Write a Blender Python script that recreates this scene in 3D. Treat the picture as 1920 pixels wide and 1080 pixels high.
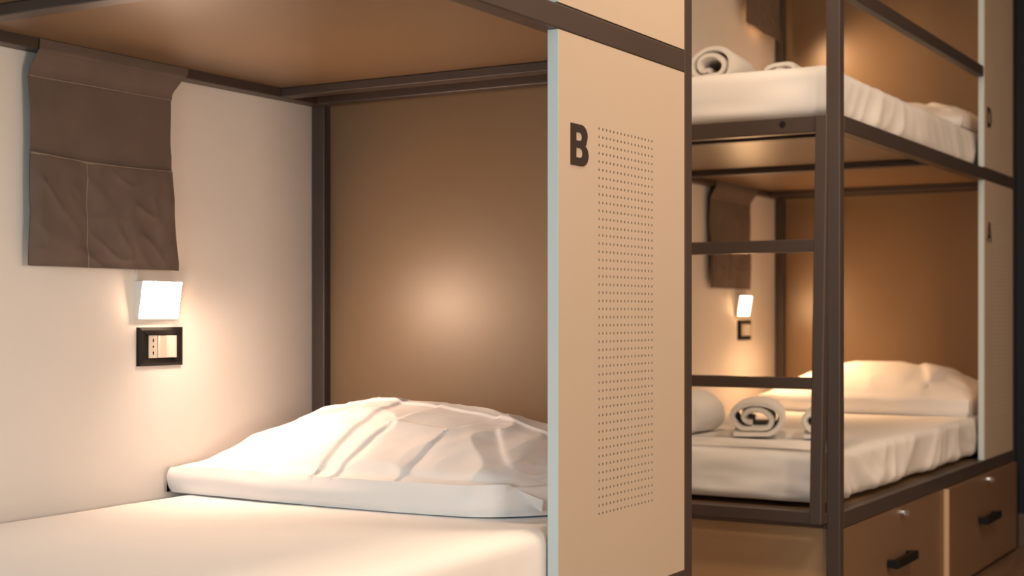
import bpy, bmesh, math, random
from mathutils import Vector, noise, Matrix

S = bpy.context.scene
C = S.collection
for o in list(bpy.data.objects):
    bpy.data.objects.remove(o)

# ------------------------------------------------------------------ camera
F_PX, YAW, HY = 2734.86, math.radians(30.7857), 591.03
CAM = Vector((2.151, 0.0, 0.89))
cd = bpy.data.cameras.new('camera')
cd.sensor_fit = 'HORIZONTAL'
cd.sensor_width = 36.0
cd.lens = 36.0 * F_PX / 1920.0
cd.shift_y = (HY - 540.0) / 1920.0
cd.clip_start = 0.05
cd.dof.use_dof = True
cd.dof.focus_distance = 2.75
cd.dof.aperture_fstop = 4.2
cam = bpy.data.objects.new('camera', cd)
cam.location = CAM
cam.rotation_euler = (math.pi / 2, 0, YAW)
C.objects.link(cam)
S.camera = cam

# ------------------------------------------------------------------ light
S.view_settings.view_transform = 'Standard'
S.view_settings.look = 'None'
S.view_settings.gamma = 1.0
S.view_settings.use_curve_mapping = False
S.view_settings.exposure = 0.0

W = bpy.data.worlds.new('world')
S.world = W
W.use_nodes = True
W.node_tree.nodes['Background'].inputs[0].default_value = (0.62, 0.78, 1.0, 1)
W.node_tree.nodes['Background'].inputs[1].default_value = 0.6

RX_ = 3.6      # opposite wall of the aisle
def area(name, loc, rot, sx, sy, power, col):
    l = bpy.data.lights.new(name, 'AREA')
    l.shape = 'RECTANGLE'; l.size = sx; l.size_y = sy
    l.energy = power; l.color = col
    o = bpy.data.objects.new(name, l)
    o.location = loc; o.rotation_euler = rot
    C.objects.link(o)
    return o
# cool daylight coming through the window in the wall behind the camera
area('window_daylight', (1.45, -1.68, 1.30), (math.radians(90), 0, 0), 1.7, 1.25, 46, (0.62, 0.88, 1.0))
# warm ceiling lamp above the aisle
area('ceiling_lamp_light', (2.35, 2.95, 2.66), (0, 0, 0), 0.55, 0.55, 34, (1.0, 0.77, 0.57))
area('small_ceiling_lamp_light', (1.16, 2.45, 2.66), (0, 0, 0), 0.28, 0.28, 33, (1.0, 0.72, 0.48))
# added warm fill from the unseen opposite wall, brightening the bunk wall
area('aisle_fill_light', (RX_ - 0.06, 0.95, 1.00), (0, math.radians(90), 0), 0.30, 0.60, 28, (1.0, 0.80, 0.62))
area('far_aisle_fill_light', (RX_ - 0.06, 4.30, 1.25), (0, math.radians(90), 0), 0.30, 0.60, 8, (1.0, 0.56, 0.26))
LAMP_STRENGTH = 205.0      # front diffuser
LAMP_DOWN = 3.6           # watts of the downward LED beam
LAMP_COL = (1.0, 0.66, 0.45)

# ------------------------------------------------------------------ materials
def mat(name, col, rough=0.5, spec=0.5, metal=0.0, coat=0.0, coat_rough=0.2, sheen=0.0,
        var=0.0, vscale=6.0, bump=0.0, bscale=300.0, stretch=(1, 1, 1), emit=None, estr=0.0):
    m = bpy.data.materials.new(name)
    m.use_nodes = True
    nt = m.node_tree
    b = nt.nodes['Principled BSDF']
    b.inputs['Base Color'].default_value = (*col, 1)
    b.inputs['Roughness'].default_value = rough
    b.inputs['Specular IOR Level'].default_value = spec
    b.inputs['Metallic'].default_value = metal
    b.inputs['Coat Weight'].default_value = coat
    b.inputs['Coat Roughness'].default_value = coat_rough
    b.inputs['Sheen Weight'].default_value = sheen
    if emit:
        b.inputs['Emission Color'].default_value = (*emit, 1)
        b.inputs['Emission Strength'].default_value = estr
    if var or bump:
        tc = nt.nodes.new('ShaderNodeTexCoord')
        mp = nt.nodes.new('ShaderNodeMapping')
        mp.inputs['Scale'].default_value = stretch
        nt.links.new(tc.outputs['Object'], mp.inputs['Vector'])
    if var:
        n = nt.nodes.new('ShaderNodeTexNoise')
        n.inputs['Scale'].default_value = vscale
        n.inputs['Detail'].default_value = 5
        r = nt.nodes.new('ShaderNodeValToRGB')
        r.color_ramp.elements[0].position = 0.3
        r.color_ramp.elements[1].position = 0.7
        r.color_ramp.elements[0].color = (*[c * (1 - var) for c in col], 1)
        r.color_ramp.elements[1].color = (*[min(1, c * (1 + var)) for c in col], 1)
        nt.links.new(mp.outputs[0], n.inputs['Vector'])
        nt.links.new(n.outputs['Fac'], r.inputs['Fac'])
        nt.links.new(r.outputs['Color'], b.inputs['Base Color'])
    if bump:
        n2 = nt.nodes.new('ShaderNodeTexNoise')
        n2.inputs['Scale'].default_value = bscale
        n2.inputs['Detail'].default_value = 3
        bp = nt.nodes.new('ShaderNodeBump')
        bp.inputs['Strength'].default_value = bump
        bp.inputs['Distance'].default_value = 0.001
        nt.links.new(mp.outputs[0], n2.inputs['Vector'])
        nt.links.new(n2.outputs['Fac'], bp.inputs['Height'])
        nt.links.new(bp.outputs['Normal'], b.inputs['Normal'])
    return m

M = {
    'metal': mat('brown_powder_coat', (0.062, 0.044, 0.036), 0.42, 0.5, var=0.06, vscale=4, bump=0.05, bscale=900),
    'board': mat('tan_laminate', (0.205, 0.128, 0.068), 0.37, 0.5, var=0.03, vscale=2, bump=0.02, bscale=500),
    'panel': mat('beige_laminate', (0.53, 0.43, 0.335), 0.5, 0.4, var=0.015, vscale=3, bump=0.03, bscale=600),
    'edge': mat('pale_edge_band', (0.60, 0.68, 0.68), 0.5, 0.4),
    'drawer': mat('drawer_laminate', (0.20, 0.118, 0.068), 0.4, 0.4, var=0.03, vscale=3),
    'dedge': mat('lit_drawer_edge', (0.62, 0.40, 0.24), 0.4, 0.4),  # drawer edge coloured lighter, as if warm light caught it
    'side': mat('lit_tan_laminate', (0.42, 0.265, 0.14), 0.45, 0.4, var=0.03, vscale=3),  # lighter copy of the board laminate, lit look put into the colour
    'wall': mat('off_white_wall_panel', (0.86, 0.80, 0.74), 0.5, 0.4, var=0.012, vscale=2.5, bump=0.02, bscale=400),
    'room': mat('room_paint', (0.78, 0.73, 0.68), 0.8, 0.2, var=0.02, vscale=2),
    'navy': mat('dark_navy_paint', (0.009, 0.014, 0.022), 0.6, 0.3, var=0.05, vscale=3),
    'floor': mat('brown_wood_floor', (0.16, 0.095, 0.06), 0.4, 0.4, var=0.25, vscale=3, stretch=(9, 0.9, 1)),
    'skirt': mat('brown_skirting', (0.10, 0.068, 0.05), 0.5, 0.4, var=0.08, vscale=6),
    'sheet': mat('white_cotton', (0.84, 0.82, 0.80), 0.85, 0.2, sheen=0.15, bump=0.10, bscale=700),
    'towel': mat('white_terry', (0.80, 0.77, 0.73), 0.95, 0.1, sheen=0.3, bump=0.6, bscale=420),
    'taupe': mat('taupe_canvas', (0.145, 0.105, 0.083), 0.85, 0.2, sheen=0.1, var=0.08, vscale=14, bump=0.25, bscale=900),
    'thread': mat('taupe_thread', (0.27, 0.20, 0.155), 0.8, 0.2),
    'black': mat('matt_black_plastic', (0.007, 0.006, 0.0055), 0.5, 0.25),
    'white': mat('white_plastic', (0.78, 0.74, 0.68), 0.35, 0.5),
    'ivory': mat('ivory_plastic', (0.52, 0.47, 0.40), 0.4, 0.4),
    'hole': mat('dark_socket_hole', (0.01, 0.008, 0.007), 0.7, 0.2),
    'chrome': mat('chrome', (0.75, 0.72, 0.68), 0.18, 0.5, metal=1.0),
    'letter': mat('dark_brown_print', (0.035, 0.022, 0.020), 0.6, 0.3),
    'glow': mat('lamp_diffuser', (0.9, 0.85, 0.8), 0.4, 0.4, emit=LAMP_COL, estr=LAMP_STRENGTH),
    'glow_dim': mat('dimmed_lamp_diffuser', (0.9, 0.82, 0.7), 0.4, 0.4, emit=(1.0, 0.57, 0.27), estr=14.0),
    'glow_orange': mat('amber_lamp_diffuser', (0.9, 0.82, 0.7), 0.4, 0.4, emit=(1.0, 0.57, 0.27), estr=LAMP_STRENGTH * 0.75),
    'glass': mat('window_glass', (0.8, 0.9, 1.0), 0.05, 0.5),
}

# ------------------------------------------------------------------ mesh helpers
def box(bm, x0, x1, y0, y1, z0, z1, bev=0.0, seg=2):
    vs = [bm.verts.new((x, y, z)) for z in (z0, z1) for y in (y0, y1) for x in (x0, x1)]
    fs = [bm.faces.new([vs[i] for i in q]) for q in
          ((0, 2, 3, 1), (4, 5, 7, 6), (0, 1, 5, 4), (2, 6, 7, 3), (0, 4, 6, 2), (1, 3, 7, 5))]
    if bev:
        es = list({e for f in fs for e in f.edges})
        bmesh.ops.bevel(bm, geom=es, offset=bev, segments=seg, profile=0.5, affect='EDGES')

def nb():
    return bmesh.new()

def bx(*a, **k):
    b = nb(); box(b, *a, **k); return b

def cyl(bm, c, axis, r, h, n=20, r2=None):
    ax = {'X': Vector((1, 0, 0)), 'Y': Vector((0, 1, 0)), 'Z': Vector((0, 0, 1))}[axis]
    q = Vector((0, 0, 1)).rotation_difference(ax).to_matrix().to_4x4()
    m = Matrix.Translation(Vector(c)) @ q
    bmesh.ops.create_cone(bm, cap_ends=True, segments=n, radius1=r, radius2=r if r2 is None else r2, depth=h, matrix=m)

def world_loc(p):
    v = Vector((0, 0, 0))
    while p:
        v += p.location; p = p.parent
    return v

def obj(name, bm, m, parent=None, smooth=False, angle=None):
    if isinstance(bm, bpy.types.Mesh):
        me = bm
    else:
        bmesh.ops.recalc_face_normals(bm, faces=bm.faces)
        me = bpy.data.meshes.new(name)
        bm.to_mesh(me); bm.free()
        me.materials.append(M[m])
        if smooth:
            for p in me.polygons:
                p.use_smooth = True
    o = bpy.data.objects.new(name, me)
    C.objects.link(o)
    if parent:
        o.parent = parent
        if parent.type == 'EMPTY':
            o.location = -world_loc(parent)
    if smooth and angle:
        try:
            me.set_sharp_from_angle(angle=math.radians(angle))
        except Exception:
            pass
    return o

def thing(name, label, cat, loc, group=None):
    o = bpy.data.objects.new(name, None)
    o.empty_display_size = 0.1
    o.location = loc
    C.objects.link(o)
    o['label'] = label; o['category'] = cat
    if group: o['group'] = group
    return o

def tag(o, label, cat, group=None):
    o['label'] = label; o['category'] = cat
    if group: o['group'] = group
    return o

def struct(name, bm, m, parent=None):
    o = obj(name, bm, m, parent)
    if not parent: o['kind'] = 'structure'
    return o

# ------------------------------------------------------------------ room
RX, RY0, RY1, RZ = 3.6, -1.75, 5.80, 2.72
struct('wall_left', bx(-0.12, 0.0, RY0 - 0.12, RY1 + 0.12, 0, RZ), 'wall')
struct('wall_end', bx(0.0, RX, RY1, RY1 + 0.12, 0, RZ), 'navy')
struct('wall_right', bx(RX, RX + 0.12, RY0 - 0.12, RY1 + 0.12, 0, RZ), 'room')
struct('floor', bx(-0.12, RX + 0.12, RY0 - 0.12, RY1 + 0.12, -0.1, 0), 'floor')
struct('ceiling', bx(-0.12, RX + 0.12, RY0 - 0.12, RY1 + 0.12, RZ, RZ + 0.1), 'room')
b = nb()
WX0, WX1, WZ0, WZ1 = 0.55, 2.35, 0.65, 1.95
box(b, 0, WX0, RY0 - 0.12, RY0, 0, RZ); box(b, WX1, RX, RY0 - 0.12, RY0, 0, RZ)
box(b, WX0, WX1, RY0 - 0.12, RY0, 0, WZ0); box(b, WX0, WX1, RY0 - 0.12, RY0, WZ1, RZ)
struct('wall_near', b, 'room')
b = nb()
for (a0, a1, c0, c1) in ((WX0, WX1, WZ0, WZ0 + .05), (WX0, WX1, WZ1 - .05, WZ1), (WX0, WX0 + .05, WZ0 + .05, WZ1 - .05),
                         (WX1 - .05, WX1, WZ0 + .05, WZ1 - .05), (1.425, 1.475, WZ0 + .05, WZ1 - .05)):
    box(b, a0, a1, RY0 - .09, RY0 - .04, c0, c1)
struct('window_1', b, 'white')
struct('baseboard_end', bx(0.955, RX, RY1 - 0.014, RY1 - 0.0005, 0, 0.13, bev=0.003), 'skirt')
for lx, ly, hs, lb_ in ((2.35, 2.95, 0.31, 'large square white ceiling lamp above the aisle'), (1.16, 2.45, 0.17, 'small square white ceiling lamp near the gap between the bunks')):
    cl = thing('ceiling_lamp', lb_, 'lamp', (lx, ly, RZ), 'ceiling lamps')
    obj('lamp_frame', bx(lx - hs, lx + hs, ly - hs, ly + hs, 2.665, RZ - 0.0005, bev=0.006), 'white', cl)

for ly, lz, lb_ in ((0.95, 1.00, 'added white fill light box opposite the bed lettered B'), (4.30, 1.25, 'added white fill light box opposite the bed with the ladder')):  # added boxes that house the fill lights, out of view
    wl = thing('fill_light_box', lb_, 'lamp', (RX, ly, lz), 'added fill lights on the opposite wall')
    obj('lamp_frame', bx(RX - 0.055, RX - 0.0005, ly - 0.33, ly + 0.33, lz - 0.17, lz + 0.17, bev=0.006), 'white', wl)

# ------------------------------------------------------------------ bunk bed parts
P = 0.037
XA0, XA1, XB0, XB1 = 0.002, 0.039, 0.914, 0.951
PITCH, HR = 0.01465, 0.0029

def perforated_panel(W, H, hole_y0, hole_z0, nc=16, nr=48, T=0.020):
    """panel in local coords: y 0..W, z 0..H, front face x=0, back x=-T; hole_* = centre of the first (lowest, nearest) hole"""
    bm = nb()
    ys0 = hole_y0 - PITCH / 2; zs0 = hole_z0 - PITCH / 2
    ys1 = ys0 + nc * PITCH; zs1 = zs0 + nr * PITCH
    cache = {}
    def V(x, y, z):
        k = (round(x, 5), round(y, 5), round(z, 5))
        if k not in cache: cache[k] = bm.verts.new((x, y, z))
        return cache[k]
    for x in (0.0, -T):
        # frame around the perforated field
        for (a0, a1, c0, c1) in ((0, W, 0, zs0), (0, W, zs1, H), (0, ys0, zs0, zs1), (ys1, W, zs0, zs1)):
            bm.faces.new([V(x, a0, c0), V(x, a1, c0), V(x, a1, c1), V(x, a0, c1)])
    for q in (((0, 0), (W, 0)), ((W, 0), (W, H)), ((W, H), (0, H)), ((0, H), (0, 0))):
        (a, c), (d, e) = q
        bm.faces.new([V(0, a, c), V(0, d, e), V(-T, d, e), V(-T, a, c)])
    for i in range(nc):
        for j in range(nr):
            cy = hole_y0 + i * PITCH; cz = hole_z0 + j * PITCH
            rings = []
            for x in (0.0, -T):
                ring = [bm.verts.new((x, cy + HR * math.cos(k * math.pi / 4), cz + HR * math.sin(k * math.pi / 4))) for k in range(8)]
                cor = [V(x, cy + s * PITCH / 2, cz + t * PITCH / 2) for s, t in ((1, 1), (-1, 1), (-1, -1), (1, -1))]
                for k in range(4):
                    h = [ring[(1 + 2 * k + d) % 8] for d in (2, 1, 0)]
                    bm.faces.new([cor[k], cor[(k + 1) % 4]] + h)
                rings.append(ring)
            for k in range(8):
                bm.faces.new([rings[0][k], rings[0][(k + 1) % 8], rings[1][(k + 1) % 8], rings[1][k]])
    return bm

def arc(cx, cy, rx, ry, a0, a1, n=8):
    return [(cx + rx * math.cos(math.radians(a0 + (a1 - a0) * i / n)), cy + ry * math.sin(math.radians(a0 + (a1 - a0) * i / n))) for i in range(n + 1)]

def letter_mesh(ch, w, h):
    if ch == 'B':
        # outline and two counters, unit box then scaled
        out = [(0, 0)] + arc(.60, .275, .40, .275, -90, 60) + [(.86, .52)] + arc(.58, .745, .36, .255, -25, 90) + [(0, 1)]
        holes = [[(.31, .20)] + arc(.52, .315, .14, .115, -90, 90) + [(.31, .43)],
                 [(.31, .605)] + arc(.50, .705, .13, .10, -90, 90) + [(.31, .805)]]
    elif ch == 'A':
        out = [(0, 0), (.27, 0), (.34, .20), (.66, .20), (.73, 0), (1, 0), (.66, 1), (.34, 1)]
        holes = [[(.40, .40), (.60, .40), (.50, .74)]]
    else:
        out = [(0, 0)] + arc(.48, .5, .52, .5, -90, 90, 14) + [(0, 1)]
        holes = [[(.30, .21)] + arc(.46, .5, .23, .29, -90, 90, 12) + [(.30, .79)]]
    cu = bpy.data.curves.new('letter', 'CURVE')
    cu.dimensions = '2D'; cu.fill_mode = 'BOTH'; cu.extrude = 0.0004
    for poly in [out] + holes:
        sp = cu.splines.new('POLY'); sp.points.add(len(poly) - 1); sp.use_cyclic_u = True
        for pnt, (u, v) in zip(sp.points, poly):
            pnt.co = (u * w, v * h, 0, 1)
    t = bpy.data.objects.new('tmp', cu); C.objects.link(t)
    dg = bpy.context.evaluated_depsgraph_get()
    me = bpy.data.meshes.new_from_object(t.evaluated_get(dg))
    bpy.data.objects.remove(t); bpy.data.curves.remove(cu)
    # map (u,v,w) -> (x=w, y=u, z=v)
    for v in me.vertices:
        u, vv, ww = v.co; v.co = (ww, u, vv)
    me.materials.clear(); me.materials.append(M['letter'])
    return me

PM = {}
def bunk(label, y0, y1, zu0, pan_y, lower_letter, upper_letter, ladder, ajar):
    root = thing('bunk_bed', label, 'bunk bed', ((XA0 + XB1) / 2, (y0 + y1) / 2, 0), 'bunk beds along the white wall')
    zl0, zl1 = 0.336, 0.379
    zt0 = zu0 + 1.035
    R = lambda n, *a, m='metal', bev=0.0025: obj(n, bx(*a, bev=bev), m, root)
    ztop = zt0 + 0.043
    for (a0, a1) in ((XA0, XA1), (XB0, XB1)):
        for (c0, c1) in ((y0, y0 + P), (y1 - P, y1)):
            R('post', a0, a1, c0, c1, 0.0, ztop)
    g = 0.0004
    for z0, z1 in ((zl0, zl1), (zu0, zu0 + 0.043), (zt0, zt0 + 0.043)):
        R('side_rail', 0.911, XB1, y0 + P + g, y1 - P - g, z0, z1)
        R('side_rail', XA0, 0.041, y0 + P + g, y1 - P - g, z0, z1)
        R('end_rail', XA1 + g, XB0 - g, y0, y0 + P, z0, z1)
        R('end_rail', XA1 + g + .003, 0.9105, y1 - P - 0.034, y1 - P - g, z0 - (0.002 if z0 == zu0 else 0), z1)
    # upper bunk base: board carried on an inner frame
    zb = zu0 + 0.0205
    for c0, c1 in ((y1 - 0.196, y1 - 0.158), (y0 + 0.106, y0 + 0.143)):
        R('cross_rail', 0.0415, 0.9105, c0, c1, zu0, zb - g)
    R('cross_rail', 0.0415, 0.9105, y0 + 0.983, y0 + 1.02, zu0, zb - g)
    R('bed_board', 0.0415, 0.9105, y0 + P + g, y1 - P - 0.035, zb, zb + 0.018, m='board', bev=0)
    R('bed_board', 0.0415, 0.9105, y0 + P + g, y1 - P - 0.035, zl1 - 0.020, zl1 - 0.002, m='board', bev=0)
    # head panels
    R('head_panel', XA1 + g, XB0 - g, y1 - 0.0145, y1 - 0.001, zl0, zu0 + 0.02, m='board', bev=0)
    R('head_panel', XA1 + g, XB0 - g, y1 - 0.0145, y1 - 0.001, zu0 + 0.021, zt0 + 0.02, m='board', bev=0)
    for dx in (0.085, 0.122):
        s = nb(); cyl(s, (dx, y1 - P - 0.0345, zu0 + 0.009), 'Y', 0.0028, 0.002, 10)
        obj('screw', s, 'chrome', root)
    # front privacy panels
    W = (y1 - P - 0.001) - pan_y
    for k, (z0, z1, ch) in enumerate(((zl1 + 0.0005, zu0 - 0.0005, lower_letter), (zu0 + 0.0455, zt0 - 0.001, upper_letter))):
        key = (round(W, 4), round(z1 - z0, 4))
        hz = 0.5342 - zl1 if k == 0 else 0.30
        if key not in PM:
            bm = perforated_panel(W, z1 - z0, 0.1507, hz, nr=48 if k == 0 else 44)
            o = obj('privacy_panel', bm, 'panel', root); PM[key] = o.data
        else:
            o = obj('privacy_panel', PM[key], 'panel', root)
        o.location = Vector((XB1 - 0.0006, pan_y, z0)) - root.location
        obj('edge_band', bx(-0.0199, 0.0002, -0.0014, -0.0002, 0.0002, z1 - z0 - 0.0002), 'edge', o)
        if ch:
            l = obj('letter', letter_mesh(ch, 0.0665, 0.0725), 'letter', o)
            l.location = (0.0005, 0.0428, (1.150 - z0) if k == 0 else (1.558 - z0))
    # guard rail of the upper bunk
    R('guard_rail', 0.921, 0.949, y0 + P + g, pan_y - g - 0.0015, zu0 + 0.3625, zu0 + 0.400)
    # cabinet under the bed
    R('cabinet_side', 0.0415, 0.9125, y0 + 0.016, y0 + 0.034, 0.006, zl0 - g, m='side', bev=0)
    R('cabinet_side', 0.0415, 0.9125, y1 - P - 0.018, y1 - P - g, 0.006, zl0 - g, m='side', bev=0)
    ym = (y0 + y1) / 2 + 0.001
    for k, (c0, c1) in enumerate(((y0 + P + 0.002, ym - 0.002), (ym + 0.002, y1 - P - 0.002))):
        dx = ajar if k else 0.0
        b = nb(); xf = 0.950 + dx
        box(b, xf - 0.018, xf, c0, c1, 0.012, zl0 - 0.002, bev=0.0012, seg=1)
        box(b, xf - 0.55, xf - 0.018, c0 + 0.03, c0 + 0.045, 0.03, 0.26)
        box(b, xf - 0.55, xf - 0.018, c1 - 0.045, c1 - 0.03, 0.03, 0.26)
        box(b, xf - 0.55, xf - 0.535, c0 + 0.045, c1 - 0.045, 0.03, 0.26)
        box(b, xf - 0.535, xf - 0.018, c0 + 0.045, c1 - 0.045, 0.03, 0.042)
        d = obj('drawer', b, 'drawer', root)
        obj('edge_band', bx(xf - 0.0175, xf + 0.0001, c0 - 0.0012, c0 - 0.0002, 0.0125, zl0 - 0.0025), 'dedge', d)  # near edge of the drawer front, its lit look is in the colour
        hc = c0 + 0.485 if k == 0 else c0 + 0.495
        hb = nb()
        box(hb, xf + 0.018, xf + 0.034, hc - 0.105, hc + 0.105, 0.174, 0.199, bev=0.002)
        box(hb, xf + 0.0002, xf + 0.0185, hc - 0.105, hc - 0.085, 0.176, 0.197, bev=0.001)
        box(hb, xf + 0.0002, xf + 0.0185, hc + 0.085, hc + 0.105, 0.176, 0.197, bev=0.001)
        obj('handle', hb, 'black', d)
        lb = nb(); yl = c0 + 0.53
        cyl(lb, (xf + 0.005, yl, 0.3145), 'X', 0.0105, 0.010, 24, 0.0095)
        lk = obj('lock', lb, 'chrome', d, smooth=True, angle=40)
        kb = nb(); box(kb, xf + 0.010, xf + 0.022, yl - 0.0012, yl + 0.0012, 0.306, 0.323, bev=0.0005, seg=1)
        obj('key', kb, 'chrome', d)
    if ladder:
        add_ladder(root, y0, zu0)
    return root

def sheared(bm, y_of_z):
    for v in bm.verts:
        v.co.y += y_of_z(v.co.z)
    return bm

def add_ladder(root, y0, zu0):
    zt, zb = zu0 + 0.043, 0.352
    Yf = lambda z: (y0 - 0.058) + (z - zb) / (zt - zb) * 0.050       # front face of the leaning ladder
    for (a0, a1) in ((0.8885, 0.9205), (0.392, 0.424)):
        b = nb(); box(b, a0, a1, 0, 0.034, zb, zt, bev=0.003)
        for v in b.verts:
            v.co.y += Yf(v.co.z)
            # the stile narrows back into the frame at its top
        obj('ladder_stile', b, 'metal', root)
        # standoffs from the stile to the bed frame
        obj('ladder_bracket', bx(a0 + 0.004, a1 + 0.0, Yf(zb) + 0.0345, y0 - 0.0005, 0.352, 0.378, bev=0.002), 'metal', root)
    for z0, z1 in ((1.0545, 1.0875), (0.698, 0.7285), (0.3525, 0.384)):
        y = Yf((z0 + z1) / 2)
        obj('ladder_rung', bx(0.4245, 0.888, y + 0.003, y + 0.031, z0, z1, bev=0.002), 'metal', root)
    # round hole drilled in the upper foot rail
    b = nb(); cyl(b, (0.796, y0 - 0.0006, zu0 + 0.0255), 'Y', 0.0085, 0.0016, 24)
    o = obj('rail_hole', b, 'hole', root)

B1Y0, B1Y1 = 0.6305, 2.7285
B2Y0, B2Y1 = 3.667, 5.765
bed1 = bunk('dark brown metal bunk bed whose beige perforated panel shows the letter B', B1Y0, B1Y1, 1.377, 2.1689, 'B', None, False, 0.0)
bed2 = bunk('dark brown metal bunk bed with ladder and drawers, its panel lettered A', B2Y0, B2Y1, 1.3675, 5.265, 'A', 'D', True, 0.0155)

# ------------------------------------------------------------------ soft goods
def lin(a, b, n):
    return [a + (b - a) * i / n for i in range(n + 1)]

def rounded_grid_box(x0, x1, y0, y1, z0, z1, r, step):
    bm = nb()
    def coords(a, b):
        L = b - a; k = 4
        inner = max(1, int((L - 2 * r) / step))
        return lin(a, a + r, k) + lin(a + r, b - r, inner)[1:] + lin(b - r, b, k)[1:]
    cx, cy, cz = coords(x0, x1), coords(y0, y1), coords(z0, z1)
    cache = {}
    def V(x, y, z):
        k = (round(x, 6), round(y, 6), round(z, 6))
        if k not in cache: cache[k] = bm.verts.new((x, y, z))
        return cache[k]
    for A, Bc, f in ((cx, cy, lambda a, b: (a, b, z0)), (cx, cy, lambda a, b: (a, b, z1)),
                     (cx, cz, lambda a, b: (a, y0, b)), (cx, cz, lambda a, b: (a, y1, b)),
                     (cy, cz, lambda a, b: (x0, a, b)), (cy, cz, lambda a, b: (x1, a, b))):
        for i in range(len(A) - 1):
            for j in range(len(Bc) - 1):
                bm.faces.new([V(*f(A[i], Bc[j])), V(*f(A[i + 1], Bc[j])), V(*f(A[i + 1], Bc[j + 1])), V(*f(A[i], Bc[j + 1]))])
    nor = {}
    for v in bm.verts:
        q = Vector((min(max(v.co.x, x0 + r), x1 - r), min(max(v.co.y, y0 + r), y1 - r), min(max(v.co.z, z0 + r), z1 - r)))
        n = (v.co - q).normalized()
        v.co = q + n * r
        nor[v] = n
    return bm, nor

def ridged(p, s=1.0):
    return (1 - abs(noise.noise(p * s))) ** 4

def smooth01(t):
    t = min(1, max(0, t)); return t * t * (3 - 2 * t)

def mattress(label, x0, x1, y0, y1, z0, z1, r, amp, seed, tuck=0.0, step=0.013):
    bm, nor = rounded_grid_box(x0, x1, y0, y1, z0, z1, r, step)
    sd = Vector((seed * 7.3, seed * 3.1, seed * 1.7))
    for v in bm.verts:
        n = nor[v]; c = v.co.copy()
        side = max(0, n.x) ; end = max(0, -n.y)
        h = (c.z - z0) / (z1 - z0)
        d = 0.0
        if side > 0.2:
            # sheet gathered into slanting folds along the open side
            slant = 0.16 * math.sin(c.y * 4.1 + seed * 2.3)
            p = Vector((c.y + (h - 0.5) * slant, h * 0.12 * math.cos(c.y * 3.0), 0))
            f = 0.75 * ridged(p + sd, 4.2) + 0.45 * ridged(p * 1.7 + sd * 2, 6.0) + 0.5 * noise.noise(Vector((c.y * 2.4, h * .8, seed))) - 0.55
            d += amp * max(-1.0, min(0.62, f)) * side * (1 - 0.5 * h)
        if end > 0.2:
            p = Vector((c.x * 1.5, h * 0.9, 3.3))
            d += 0.25 * amp * (noise.noise(p * 5 + sd)) * end
        if n.z > 0.3:
            d += 0.0022 * noise.noise(Vector((c.x * 3, c.y * 2.2, seed))) * n.z
            d += 0.0011 * ridged(Vector((c.x * 2.2 + c.y, c.y * 1.2, seed * 2.0)), 2.4) * n.z
        v.co = c + n * d
    o = obj('mattress', bm, 'sheet', None, smooth=True)
    return tag(o, label, 'mattress', 'mattresses in white sheets')

M1 = mattress('white-sheeted mattress behind the panel lettered B', 0.045, 0.926, B1Y0 + 0.050, 2.645, 0.3805, 0.525, 0.030, 0.003, 1.0)
M2 = mattress('white-sheeted lower mattress above the two drawers', 0.045, 0.914, B2Y0 + 0.045, B2Y1 - 0.085, 0.392, 0.527, 0.028, 0.022, 2.0)
# z0 of the upper mattress = top of the upper board
M3 = mattress('rumpled white-sheeted upper mattress behind the guard rail', 0.045, 0.908, B2Y0 + 0.045, B2Y1 - 0.085, 1.4115, 1.553, 0.036, 0.015, 3.0)

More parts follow.
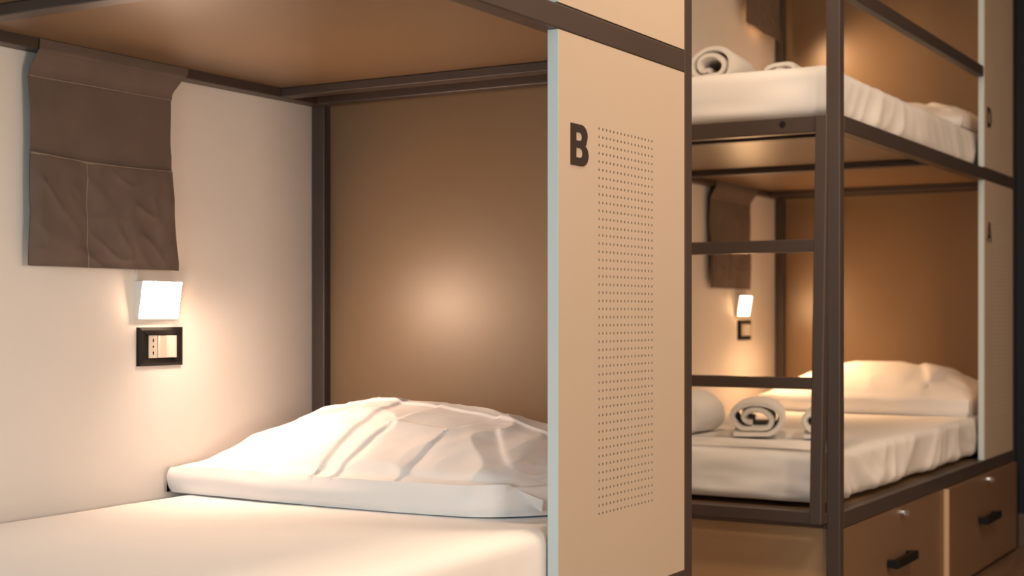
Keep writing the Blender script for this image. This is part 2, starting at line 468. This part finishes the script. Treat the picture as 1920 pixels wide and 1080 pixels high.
def pillow(label, x0, x1, y0, y1, zb, H, hem, seed, creases=(), wr=0.004, peak=0.62, xpk=0.45, right_flat=0.0, flap=False, nx=230, ny=150, seam=None, corner=0.0):
    """pillow lying on z=zb: a low wall along its front hem, then a dome rising to the back."""
    bm = nb(); sd = Vector((seed * 5.1, seed, seed * 2.2))
    def height(u, v):
        # u 0..1 across (x), v 0..1 front to back
        a = (u / xpk) if u < xpk else (1 - u) / (1 - xpk)
        fu = math.sin(min(1, max(0, a)) * math.pi / 2) ** (0.72 if u < xpk else max(0.20, 0.55 - right_flat))
        if v < peak:
            fv = math.sin(v / peak * math.pi / 2) ** 0.90
        else:
            fv = math.cos((v - peak) / (1 - peak) * math.pi / 2) ** 0.65
        return hem * (0.94 + 0.06 * min(1, 6 * u)) * (1 if v < 0.9 else math.sqrt(max(0, 1 - ((v - .9) / .1) ** 2))) * 1.0 + (H - hem) * fu * fv
    rows = []
    wall = 7
    for j in range(-wall, ny + 1):
        row = []
        for i in range(nx + 1):
            u = i / nx
            v = max(0, j / ny)
            x = x0 + (x1 - x0) * u
            bow = 0.020 * math.sin(u * math.pi) - 0.012
            yf = y0 - bow + 0.006 * noise.noise(Vector((u * 4, 0.3, seed)))
            yf += corner * max(0, (u - .84) / .16) ** 2 + 0.06 * corner * max(0, (.03 - u) / .03) ** 2
            y = yf + (y1 - yf) * v
            z = zb + height(u, v)
            if j < 0:
                t = (j + wall) / wall
                hz = z - zb
                z = zb + 0.0008 + hz * t
                bulge = math.sin(t * math.pi) ** 0.7
                y -= 0.010 * bulge + 0.004 * noise.noise(Vector((u * 6, t * 1.5, seed + 4)))
            else:
                d = 0.0
                fade = smooth01(v / 0.06) * smooth01((1 - v) / 0.15) * smooth01(u / 0.05) * smooth01((1 - u) / 0.04)
                d += wr * (ridged(Vector((u * 2.2 + v * .7, v * 1.6, 0)) + sd, 2.1) - 0.4) * fade
                d += wr * 0.5 * noise.noise(Vector((u * 7, v * 5, seed))) * fade
                d += wr * 0.9 * (0.4 - abs(noise.noise(Vector((u * 8 + v * 2, v * 5 - u * 2, seed + 7))))) * fade
                d += wr * 0.4 * (0.4 - abs(noise.noise(Vector((u * 17 - v * 3, v * 10, seed + 11))))) * fade
                for (u1, v1, u2, v2, A, w) in creases:
                    du, dv = (u2 - u1), (v2 - v1) * 0.6
                    L2 = du * du + dv * dv
                    pu, pv = (u - u1), (v - v1) * 0.6
                    t = (pu * du + pv * dv) / L2
                    tt = min(1, max(0, t))
                    ex, ey = pu - du * tt, pv - dv * tt
                    dist = math.hypot(ex, ey)
                    sg = 1 if (du * pv - dv * pu) > 0 else -1
                    env = math.exp(-(dist / (w * 5)) ** 2)
                    d += A * math.tanh(sg * dist / w) * env * (1 if 0 <= t <= 1 else math.exp(-((t - tt) * 6) ** 2))
                    d += 0.35 * abs(A) * math.exp(-(dist / (w * 0.7)) ** 2)
                d += (0.0042 * math.exp(-(v / 0.010) ** 2) - 0.0050 * math.exp(-((v - 0.045) / 0.022) ** 2)) * smooth01(u / .06) * smooth01((1 - u) / .1) * (1 if corner else 0.3)
                if seam:
                    vs = seam[0] + seam[1] * (u - 0.4) ** 2
                    e = (v - vs)
                    d += 0.0026 * math.exp(-(e / 0.010) ** 2) * smooth01((u - .15) / .1) + 0.003 * smooth01((e + .01) / 0.02) * smooth01((u - .15) / .1) * math.exp(-max(0, e) / .2)
                z += d
                y -= d * 0.5
            row.append(bm.verts.new((x, y, max(zb + 0.0006, z))))
        rows.append(row)
    for a in range(len(rows) - 1):
        for i in range(nx):
            bm.faces.new([rows[a][i], rows[a][i + 1], rows[a + 1][i + 1], rows[a + 1][i]])
    # close ends and bottom with a skirt on the mattress
    ring = rows[0] + [r[-1] for r in rows[1:]] + rows[-1][::-1][1:] + [r[0] for r in rows[1:-1]][::-1]
    low = [bm.verts.new((v.co.x, v.co.y, zb + 0.0005)) for v in ring]
    # round the end walls a little
    for k in range(len(ring)):
        a, b2, c2, d2 = ring[k], ring[(k + 1) % len(ring)], low[(k + 1) % len(ring)], low[k]
        try: bm.faces.new([a, b2, c2, d2])
        except Exception: pass
    bm.faces.new(low)
    root = obj('pillow', bm, 'sheet', None, smooth=True, angle=48)
    tag(root, label, 'pillow', 'white pillows on the bunks')
    return root

cr1 = (
    (0.30, 0.62, 0.27, 0.03, 0.0025, 0.0050), (0.335, 0.60, 0.30, 0.03, -0.0019, 0.0050),
    (0.46, 0.62, 0.46, 0.05, -0.0031, 0.0080), (0.585, 0.66, 0.545, 0.35, 0.0028, 0.0050), (0.545, 0.35, 0.515, 0.03, -0.0028, 0.0050),
    (0.775, 0.66, 0.69, 0.35, 0.0031, 0.0050), (0.69, 0.35, 0.68, 0.03, -0.0022, 0.0045), (0.55, 0.36, 0.69, 0.37, -0.0028, 0.0060),
    (0.90, 0.52, 0.93, 0.04, -0.0043, 0.0090), (0.95, 0.5, 0.965, 0.10, 0.0025, 0.0060), (0.80, 0.42, 0.90, 0.16, 0.0019, 0.0060),
)
PL1 = pillow('creased white pillow against the tan head panel of the bed lettered B', 0.012, 0.868, 2.200, 2.655, 0.5275, 0.182, 0.053, 1.3, cr1, 0.0062, peak=0.66, xpk=0.42, right_flat=0.15, seam=(0.62, -0.35), corner=0.11)
# loose corner of the open pillowcase end
b = nb()
tri = ((0.822, 2.246, 0.5785), (0.864, 2.268, 0.559), (0.861, 2.268, 0.538), (0.812, 2.262, 0.5605))
f_ = [b.verts.new(p) for p in tri]; k_ = [b.verts.new((p[0] + 0.0006, p[1] + 0.0022, p[2] - 0.0006)) for p in tri]
b.faces.new(f_); b.faces.new(k_[::-1])
for i in range(4): b.faces.new([f_[i], k_[i], k_[(i + 1) % 4], f_[(i + 1) % 4]])
obj('pillowcase_corner', b, 'sheet', PL1)
PL2 = pillow('plump white pillow on the lower bunk above the drawers', 0.10, 0.895, 5.27, 5.672, 0.5295, 0.185, 0.060, 2.7,
             ((0.70, 0.7, 0.80, 0.2, .006, .014), (0.88, 0.7, 0.80, 0.2, -.005, .014), (0.3, .6, .25, .1, .003, .015)), 0.004, peak=0.6, xpk=0.5, right_flat=0.2, nx=100, ny=70)
PL3 = pillow('slouching white pillow on the rumpled upper bunk', 0.10, 0.885, 5.22, 5.672, 1.556, 0.135, 0.040, 3.9,
             ((0.72, 0.7, 0.9, 0.2, .006, .014),), 0.005, peak=0.55, xpk=0.5, right_flat=0.1, nx=100, ny=70)

def towel(label, cx, yf, zb, w, h, length, turns, seed, yaw=0.0, group=None):
    """rolled towel: thick spiral band, end facing -Y at yf, lying on zb"""
    t = 0.0185
    N = int(30 * turns)
    a_out, b_out = w / 2 - t / 2, h / 2 - t / 2
    line = []
    for i in range(N + 1):
        s = i / N
        th = math.radians(-130) + s * turns * 2 * math.pi
        k = 1 - s * (turns * (t * 1.12) / min(a_out, b_out))
        k = max(0.10, k)
        x = a_out * k * math.cos(th) + 0.004 * math.sin(th * 1.3 + seed)
        z = b_out * k * math.sin(th) + 0.003 * math.cos(th * 1.7 + seed)
        z = max(z, -b_out * k * 0.80)
        line.append(Vector((x, 0, z)))
    bm = nb()
    segs = lin(0, 1, 14)
    outer, inner = [], []
    zmin = min(p.z for p in line) - t / 2
    for sgi, sv in enumerate(segs):
        e = min(sv, 1 - sv) * length
        tk = t * (0.55 + 0.45 * min(1, e / 0.012))
        y = yf + sv * length
        wob = 0.004 * noise.noise(Vector((sv * 3, seed, 0)))
        ro, ri = [], []
        for i, p in enumerate(line):
            d = (line[min(i + 1, N)] - line[max(i - 1, 0)]).normalized()
            nn = Vector((d.z, 0, -d.x))
            nz = 0.0015 * noise.noise(Vector((p.x * 40, sv * 6, p.z * 40 + seed)))
            off = Vector((math.sin(yaw) * sv * length * -1, 0, 0))
            yy = y + 0.006 * noise.noise(Vector((i * .15, seed, 2))) * (1 if sv < .5 else -1)
            for lst, sg in ((ro, 1), (ri, -1)):
                q = p + nn * (tk / 2 * sg + nz) + off
                lst.append(bm.verts.new((cx + q.x + wob, yy, zb + q.z - zmin + 0.0006)))
        outer.append(ro); inner.append(ri)
    for a in range(len(segs) - 1):
        for i in range(N):
            bm.faces.new([outer[a][i], outer[a][i + 1], outer[a + 1][i + 1], outer[a + 1][i]])
            bm.faces.new([inner[a][i], inner[a + 1][i], inner[a + 1][i + 1], inner[a][i + 1]])
        for i in (0, N):
            bm.faces.new([outer[a][i], outer[a + 1][i], inner[a + 1][i], inner[a][i]])
    for a in (0, len(segs) - 1):
        for i in range(N):
            bm.faces.new([outer[a][i], inner[a][i], inner[a][i + 1], outer[a][i + 1]])
    o = obj('rolled_towel', bm, 'towel', None, smooth=True, angle=60)
    return tag(o, label, 'towel', group)

ZM2 = 0.530
towel('rolled white towel on the lower mattress beside the ladder rungs', 0.578, 4.02, ZM2, 0.205, 0.136, 0.27, 2.05, 0.4, yaw=0.35, group='towels on the lower bunk')
towel('smaller rolled white towel next to the ladder stile, lower mattress', 0.762, 4.05, ZM2, 0.146, 0.108, 0.25, 1.75, 1.9, yaw=0.3, group='towels on the lower bunk')
towel('plump rolled white towel closest to the wall on the lower mattress', 0.318, 3.98, ZM2, 0.165, 0.150, 0.28, 2.2, 3.2, yaw=0.0, group='towels on the lower bunk')
ZM3 = 1.556
towel('tall loosely rolled white towel on the upper mattress', 0.478, 3.92, ZM3, 0.178, 0.140, 0.28, 2.1, 5.1, yaw=0.12, group='towels on the upper bunk')
towel('low rolled white towel on the upper mattress, near the corner post', 0.652, 4.02, ZM3, 0.142, 0.092, 0.26, 1.7, 6.6, yaw=0.1, group='towels on the upper bunk')

# ------------------------------------------------------------------ hanging organizers
def cloth_grid(fn, nu, nv, th=0.0016):
    """fn(u,v)->Vector ; thickened towards +X normal"""
    bm = nb()
    F = [[bm.verts.new(fn(i / nu, j / nv) + Vector((th, 0, 0))) for i in range(nu + 1)] for j in range(nv + 1)]
    K = [[bm.verts.new(fn(i / nu, j / nv)) for i in range(nu + 1)] for j in range(nv + 1)]
    for j in range(nv):
        for i in range(nu):
            bm.faces.new([F[j][i], F[j][i + 1], F[j + 1][i + 1], F[j + 1][i]])
            bm.faces.new([K[j][i], K[j + 1][i], K[j + 1][i + 1], K[j][i + 1]])
    for j in range(nv):
        for i in (0, nu):
            bm.faces.new([F[j][i], F[j + 1][i], K[j + 1][i], K[j][i]])
    for i in range(nu):
        for j in (0, nv):
            bm.faces.new([F[j][i], K[j][i], K[j][i + 1], F[j][i + 1]])
    return bm

def organizer(label, ya, yb, zrail, zhem, zpocket, zbot, seed, skew=0.0, flare=0.012, pull=0.0, xo=0.0):
    root = thing('hanging_organizer', label, 'organizer', (0.03, (ya + yb) / 2, zbot), 'canvas bed pockets hung on the wall rails')
    nz = lambda u, v, s, k: noise.noise(Vector((u * s, v * s * 0.7, seed + k)))
    def yy(u, v):
        return ya + (yb - ya) * u
    # loop over the rail: profile down the rail face then back to the hanging cloth
    prof = [(0.0425, zrail + 0.0195), (0.0432, zrail + 0.010), (0.0440, zrail + 0.001), (0.0420, zrail - 0.006), (0.034, zrail - 0.022), (0.026 + xo, zrail - 0.036), (0.023 + xo, zhem)]
    def loop(u, v):
        k = v * (len(prof) - 1); i = min(int(k), len(prof) - 2); f = k - i
        x = prof[i][0] * (1 - f) + prof[i + 1][0] * f; z = prof[i][1] * (1 - f) + prof[i + 1][1] * f
        w = 1 - smooth01(v * 1.25 - .1)
        sp = 0.028 * w * (u - .5) * 2 if u > .5 else 0.010 * w * (.5 - u) * 2
        x += 0.0015 * nz(u, v, 5, 1) * smooth01(v * 3)
        return Vector((x + 0.0003, yy(u, v) + sp, z + skew * u * smooth01(v * 2)))
    obj('loop', cloth_grid(loop, 40, 36), 'taupe', root, smooth=True, angle=50)
    def back(u, v):
        z = zhem + (zbot - zhem) * v + skew * u * (1 - 0.0 * v)
        x = 0.0225 + xo + 0.0075 * nz(u, v, 3.2, 2) * smooth01(v * 4) * (1 - .3 * v) + 0.0030 * ridged(Vector((u * 1.2 + v * .8, v * .6, seed)), 2.4) * smooth01(v * 5)
        y = yy(u, v) + pull * v + flare * max(0, u - .2) * smooth01(v * 1.2 - .2) * 1.3 - 0.004 * math.sin(v * math.pi) * (u - .5)
        return Vector((max(0.006, x), y, z))
    obj('back_sheet', cloth_grid(back, 60, 60), 'taupe', root, smooth=True, angle=50)
    def hem(u, v):
        q = loop(u, 1.0); return Vector((q.x + 0.0018, q.y, q.z - 0.0015 + 0.002 * (v - .5)))
    obj('stitch_line', cloth_grid(hem, 40, 1, 0.0008), 'thread', root)
    def pocket(u, v):
        b = back(u, (zpocket - zhem + (zbot - 0.001 - zpocket) * v) / (zbot - zhem))
        seamk = 0.37
        d = abs(u - seamk)
        puff = min(1, d / 0.09) * min(1, u / 0.05) * min(1, (1 - u) / 0.05) * (0.35 + 0.65 * math.sin(min(1, v * 1.05) * math.pi) ** .6 if v < .95 else .4)
        x = b.x + 0.0026 + 0.0075 * puff + 0.0050 * (ridged(Vector((u * 2.2 - v * .8, v * 1.0, seed + 9)), 2.6) - .4) * smooth01(v * 5) * min(1, u / .06, (1 - u) / .06) + 0.0025 * nz(u, v, 7, 5) * puff
        sag = -0.012 * math.sin(u * math.pi) * (1 - v) * 0.4 - 0.006 * u * (1 - v)
        return Vector((x, b.y, b.z + sag))
    pk = obj('pocket', cloth_grid(pocket, 80, 56), 'taupe', root, smooth=True, angle=50)
    def pseam(u, v):
        q = pocket(0.37 + (u - .5) * .006, v); return Vector((q.x + 0.0018, q.y, q.z))
    obj('seam', cloth_grid(pseam, 1, 40, 0.0006), 'thread', pk)
    def phem(u, v):
        q = pocket(u, 0.0); return Vector((q.x + 0.0010, q.y, q.z - 0.004 * v))
    obj('pocket_hem', cloth_grid(phem, 60, 1, 0.0010), 'thread', pk)
    return root

organizer('taupe canvas wall organizer above the reading lamp of bed B', 1.840, 2.207, 1.377, 1.331, 1.190, 0.982, 1.0, flare=0.016)
organizer('taupe canvas wall organizer above the lower bunk with rolled towels', 5.000, 5.400, 1.3675, 1.325, 1.158, 0.992, 4.0, flare=0.0)
organizer('slanting taupe canvas organizer hanging by the upper bunk corner post', 5.30, 5.655, 2.4025, 2.355, 2.19, 2.022, 7.0, skew=-0.02, flare=0.0, xo=0.022)

# ------------------------------------------------------------------ reading lamps, sockets
def reading_lamp(label, y0, z0, ztop, glow, beam, watts=1.0, bx_=0.15, bz=0.05, tilt=(30, 4), soft=0.035):
    root = thing('reading_lamp', label, 'lamp', (0.0, y0 + 0.058, z0), 'wedge reading lamps')
    w, h = 0.112, 0.076
    def wedge(bm, d0, d1, ya, yb, za, zb, x0=0.0004):
        vs = [bm.verts.new(c) for c in ((x0, ya, za), (x0, yb, za), (x0, yb, zb), (x0, ya, zb), (d0, ya, za), (d0, yb, za), (d1, yb, zb), (d1, ya, zb))]
        for q in ((0, 1, 2, 3), (4, 7, 6, 5), (0, 4, 5, 1), (3, 2, 6, 7), (0, 3, 7, 4), (1, 5, 6, 2)):
            bm.faces.new([vs[i] for i in q])
    b = nb(); wedge(b, 0.0115, 0.0235, y0, y0 + w, z0, z0 + h)
    obj('lamp_body', b, 'white', root)
    b = nb()
    e = 0.002
    vs = []
    for off in (0.0003, 0.0018):
        for (y, z) in ((y0 + e, z0 + e), (y0 + w - e, z0 + e), (y0 + w - e, z0 + h - e), (y0 + e, z0 + h - e)):
            x = 0.0115 + (z - z0) / h * 0.012
            vs.append(b.verts.new((x + off, y, z)))
    for q in ((0, 3, 2, 1), (4, 5, 6, 7), (0, 1, 5, 4), (1, 2, 6, 5), (2, 3, 7, 6), (3, 0, 4, 7)):
        b.faces.new([vs[i] for i in q])
    obj('light_panel', b, glow, root)
    l = bpy.data.lights.new('led_beam', 'SPOT')
    l.energy = LAMP_DOWN * watts; l.color = beam; l.spot_size = math.radians(150); l.spot_blend = 1.0; l.shadow_soft_size = 0.03
    lo = bpy.data.objects.new('led_beam', l); C.objects.link(lo)
    lo.parent = root; lo.location = (bx_, 0.0, bz); lo.rotation_euler = (math.radians(tilt[0]), math.radians(tilt[1]), 0); l.shadow_soft_size = soft
    obj('cable_cover', bx(0.0004, 0.006, y0, y0 + 0.009, z0 + h + 0.0003, ztop, bev=0.001), 'white', root)
    return root

def wall_socket(label, y0, z0):
    root = thing('wall_socket', label, 'wall socket', (0.0, y0 + 0.062, z0), 'black framed sockets beside the beds')
    w, h = 0.124, 0.0785
    # frame: pyramid-like rim around the opening
    b = nb()
    oy0, oy1, oz0, oz1 = y0 + 0.026, y0 + 0.0985, z0 + 0.0155, z0 + 0.0625
    A = [(y0, z0), (y0 + w, z0), (y0 + w, z0 + h), (y0, z0 + h)]
    O = [(oy0, oz0), (oy1, oz0), (oy1, oz1), (oy0, oz1)]
    layers = [[(0.0004, *p) for p in A], [(0.0080, *p) for p in A],
              [(0.0110, y0 + .006 if i in (0, 3) else y0 + w - .006, z0 + .006 if i < 2 else z0 + h - .006) for i in range(4)],
              [(0.0075, *p) for p in O], [(0.0015, *p) for p in O]]
    L = [[b.verts.new(p) for p in l] for l in layers]
    for a in range(len(L) - 1):
        for i in range(4):
            b.faces.new([L[a][i], L[a][(i + 1) % 4], L[a + 1][(i + 1) % 4], L[a + 1][i]])
    b.faces.new(L[-1]); b.faces.new(L[0])
    obj('frame', b, 'black', root)
    sm = obj('socket_module', bx(0.0018, 0.0095, oy0 + .0005, oy0 + 0.024, oz0 + .0005, oz1 - .0005, bev=0.0006), 'ivory', root)
    for dz in (-0.0115, 0.0, 0.0115):
        hb = nb()
        cyl(hb, (0.0096, oy0 + 0.0122, oz0 + 0.0235 + dz), 'X', 0.0021, 0.0008, 12)
        if dz:
            cyl(hb, (0.0096, oy0 + 0.0122, oz0 + 0.0235 + dz * 1.28), 'X', 0.0017, 0.0008, 12)
        obj('socket_hole', hb, 'hole', sm)
    b = nb()
    # rocker: slightly convex, split in two tilted faces
    ya, yb = oy0 + 0.0255, oy1 - 0.0005
    pr = [(ya, 0.0095), (ya + 0.003, 0.0125), ((ya + yb) / 2, 0.0105), (yb - 0.004, 0.0175), (yb, 0.0165)]
    lo = [b.verts.new((x, y, oz0 + .001)) for y, x in pr]; hi = [b.verts.new((x, y, oz1 - .001)) for y, x in pr]
    lb = [b.verts.new((0.0018, y, oz0 + .001)) for y, x in pr]; hbk = [b.verts.new((0.0018, y, oz1 - .001)) for y, x in pr]
    for i in range(4):
        b.faces.new([lo[i], lo[i + 1], hi[i + 1], hi[i]]); b.faces.new([lb[i], hbk[i], hbk[i + 1], lb[i + 1]])
        b.faces.new([lo[i], lb[i], lb[i + 1], lo[i + 1]]); b.faces.new([hi[i], hi[i + 1], hbk[i + 1], hbk[i]])
    for i in (0, 4): b.faces.new([lo[i], hi[i], hbk[i], lb[i]])
    obj('rocker_switch', b, 'ivory', root)
    return root

reading_lamp('lit white wedge reading lamp under the organizer of bed B', 2.128, 0.8825, 1.374, 'glow', (1.0, 0.69, 0.52))
wall_socket('black framed socket and switch beside the pillow of bed B', 2.1335, 0.7870)
reading_lamp('lit white wedge reading lamp seen between the ladder rungs', 5.300, 0.888, 1.365, 'glow_orange', (1.0, 0.57, 0.28), 2.8, bx_=0.22, tilt=(6, -12))
wall_socket('small black framed switch plate seen between the ladder rungs', 5.322, 0.7930)
reading_lamp('lit white wedge reading lamp behind the slanting upper organizer', 5.44, 2.038, 2.400, 'glow_dim', (1.0, 0.60, 0.31), 4.0, bx_=0.13, bz=-0.03, tilt=(10, -45), soft=0.05)
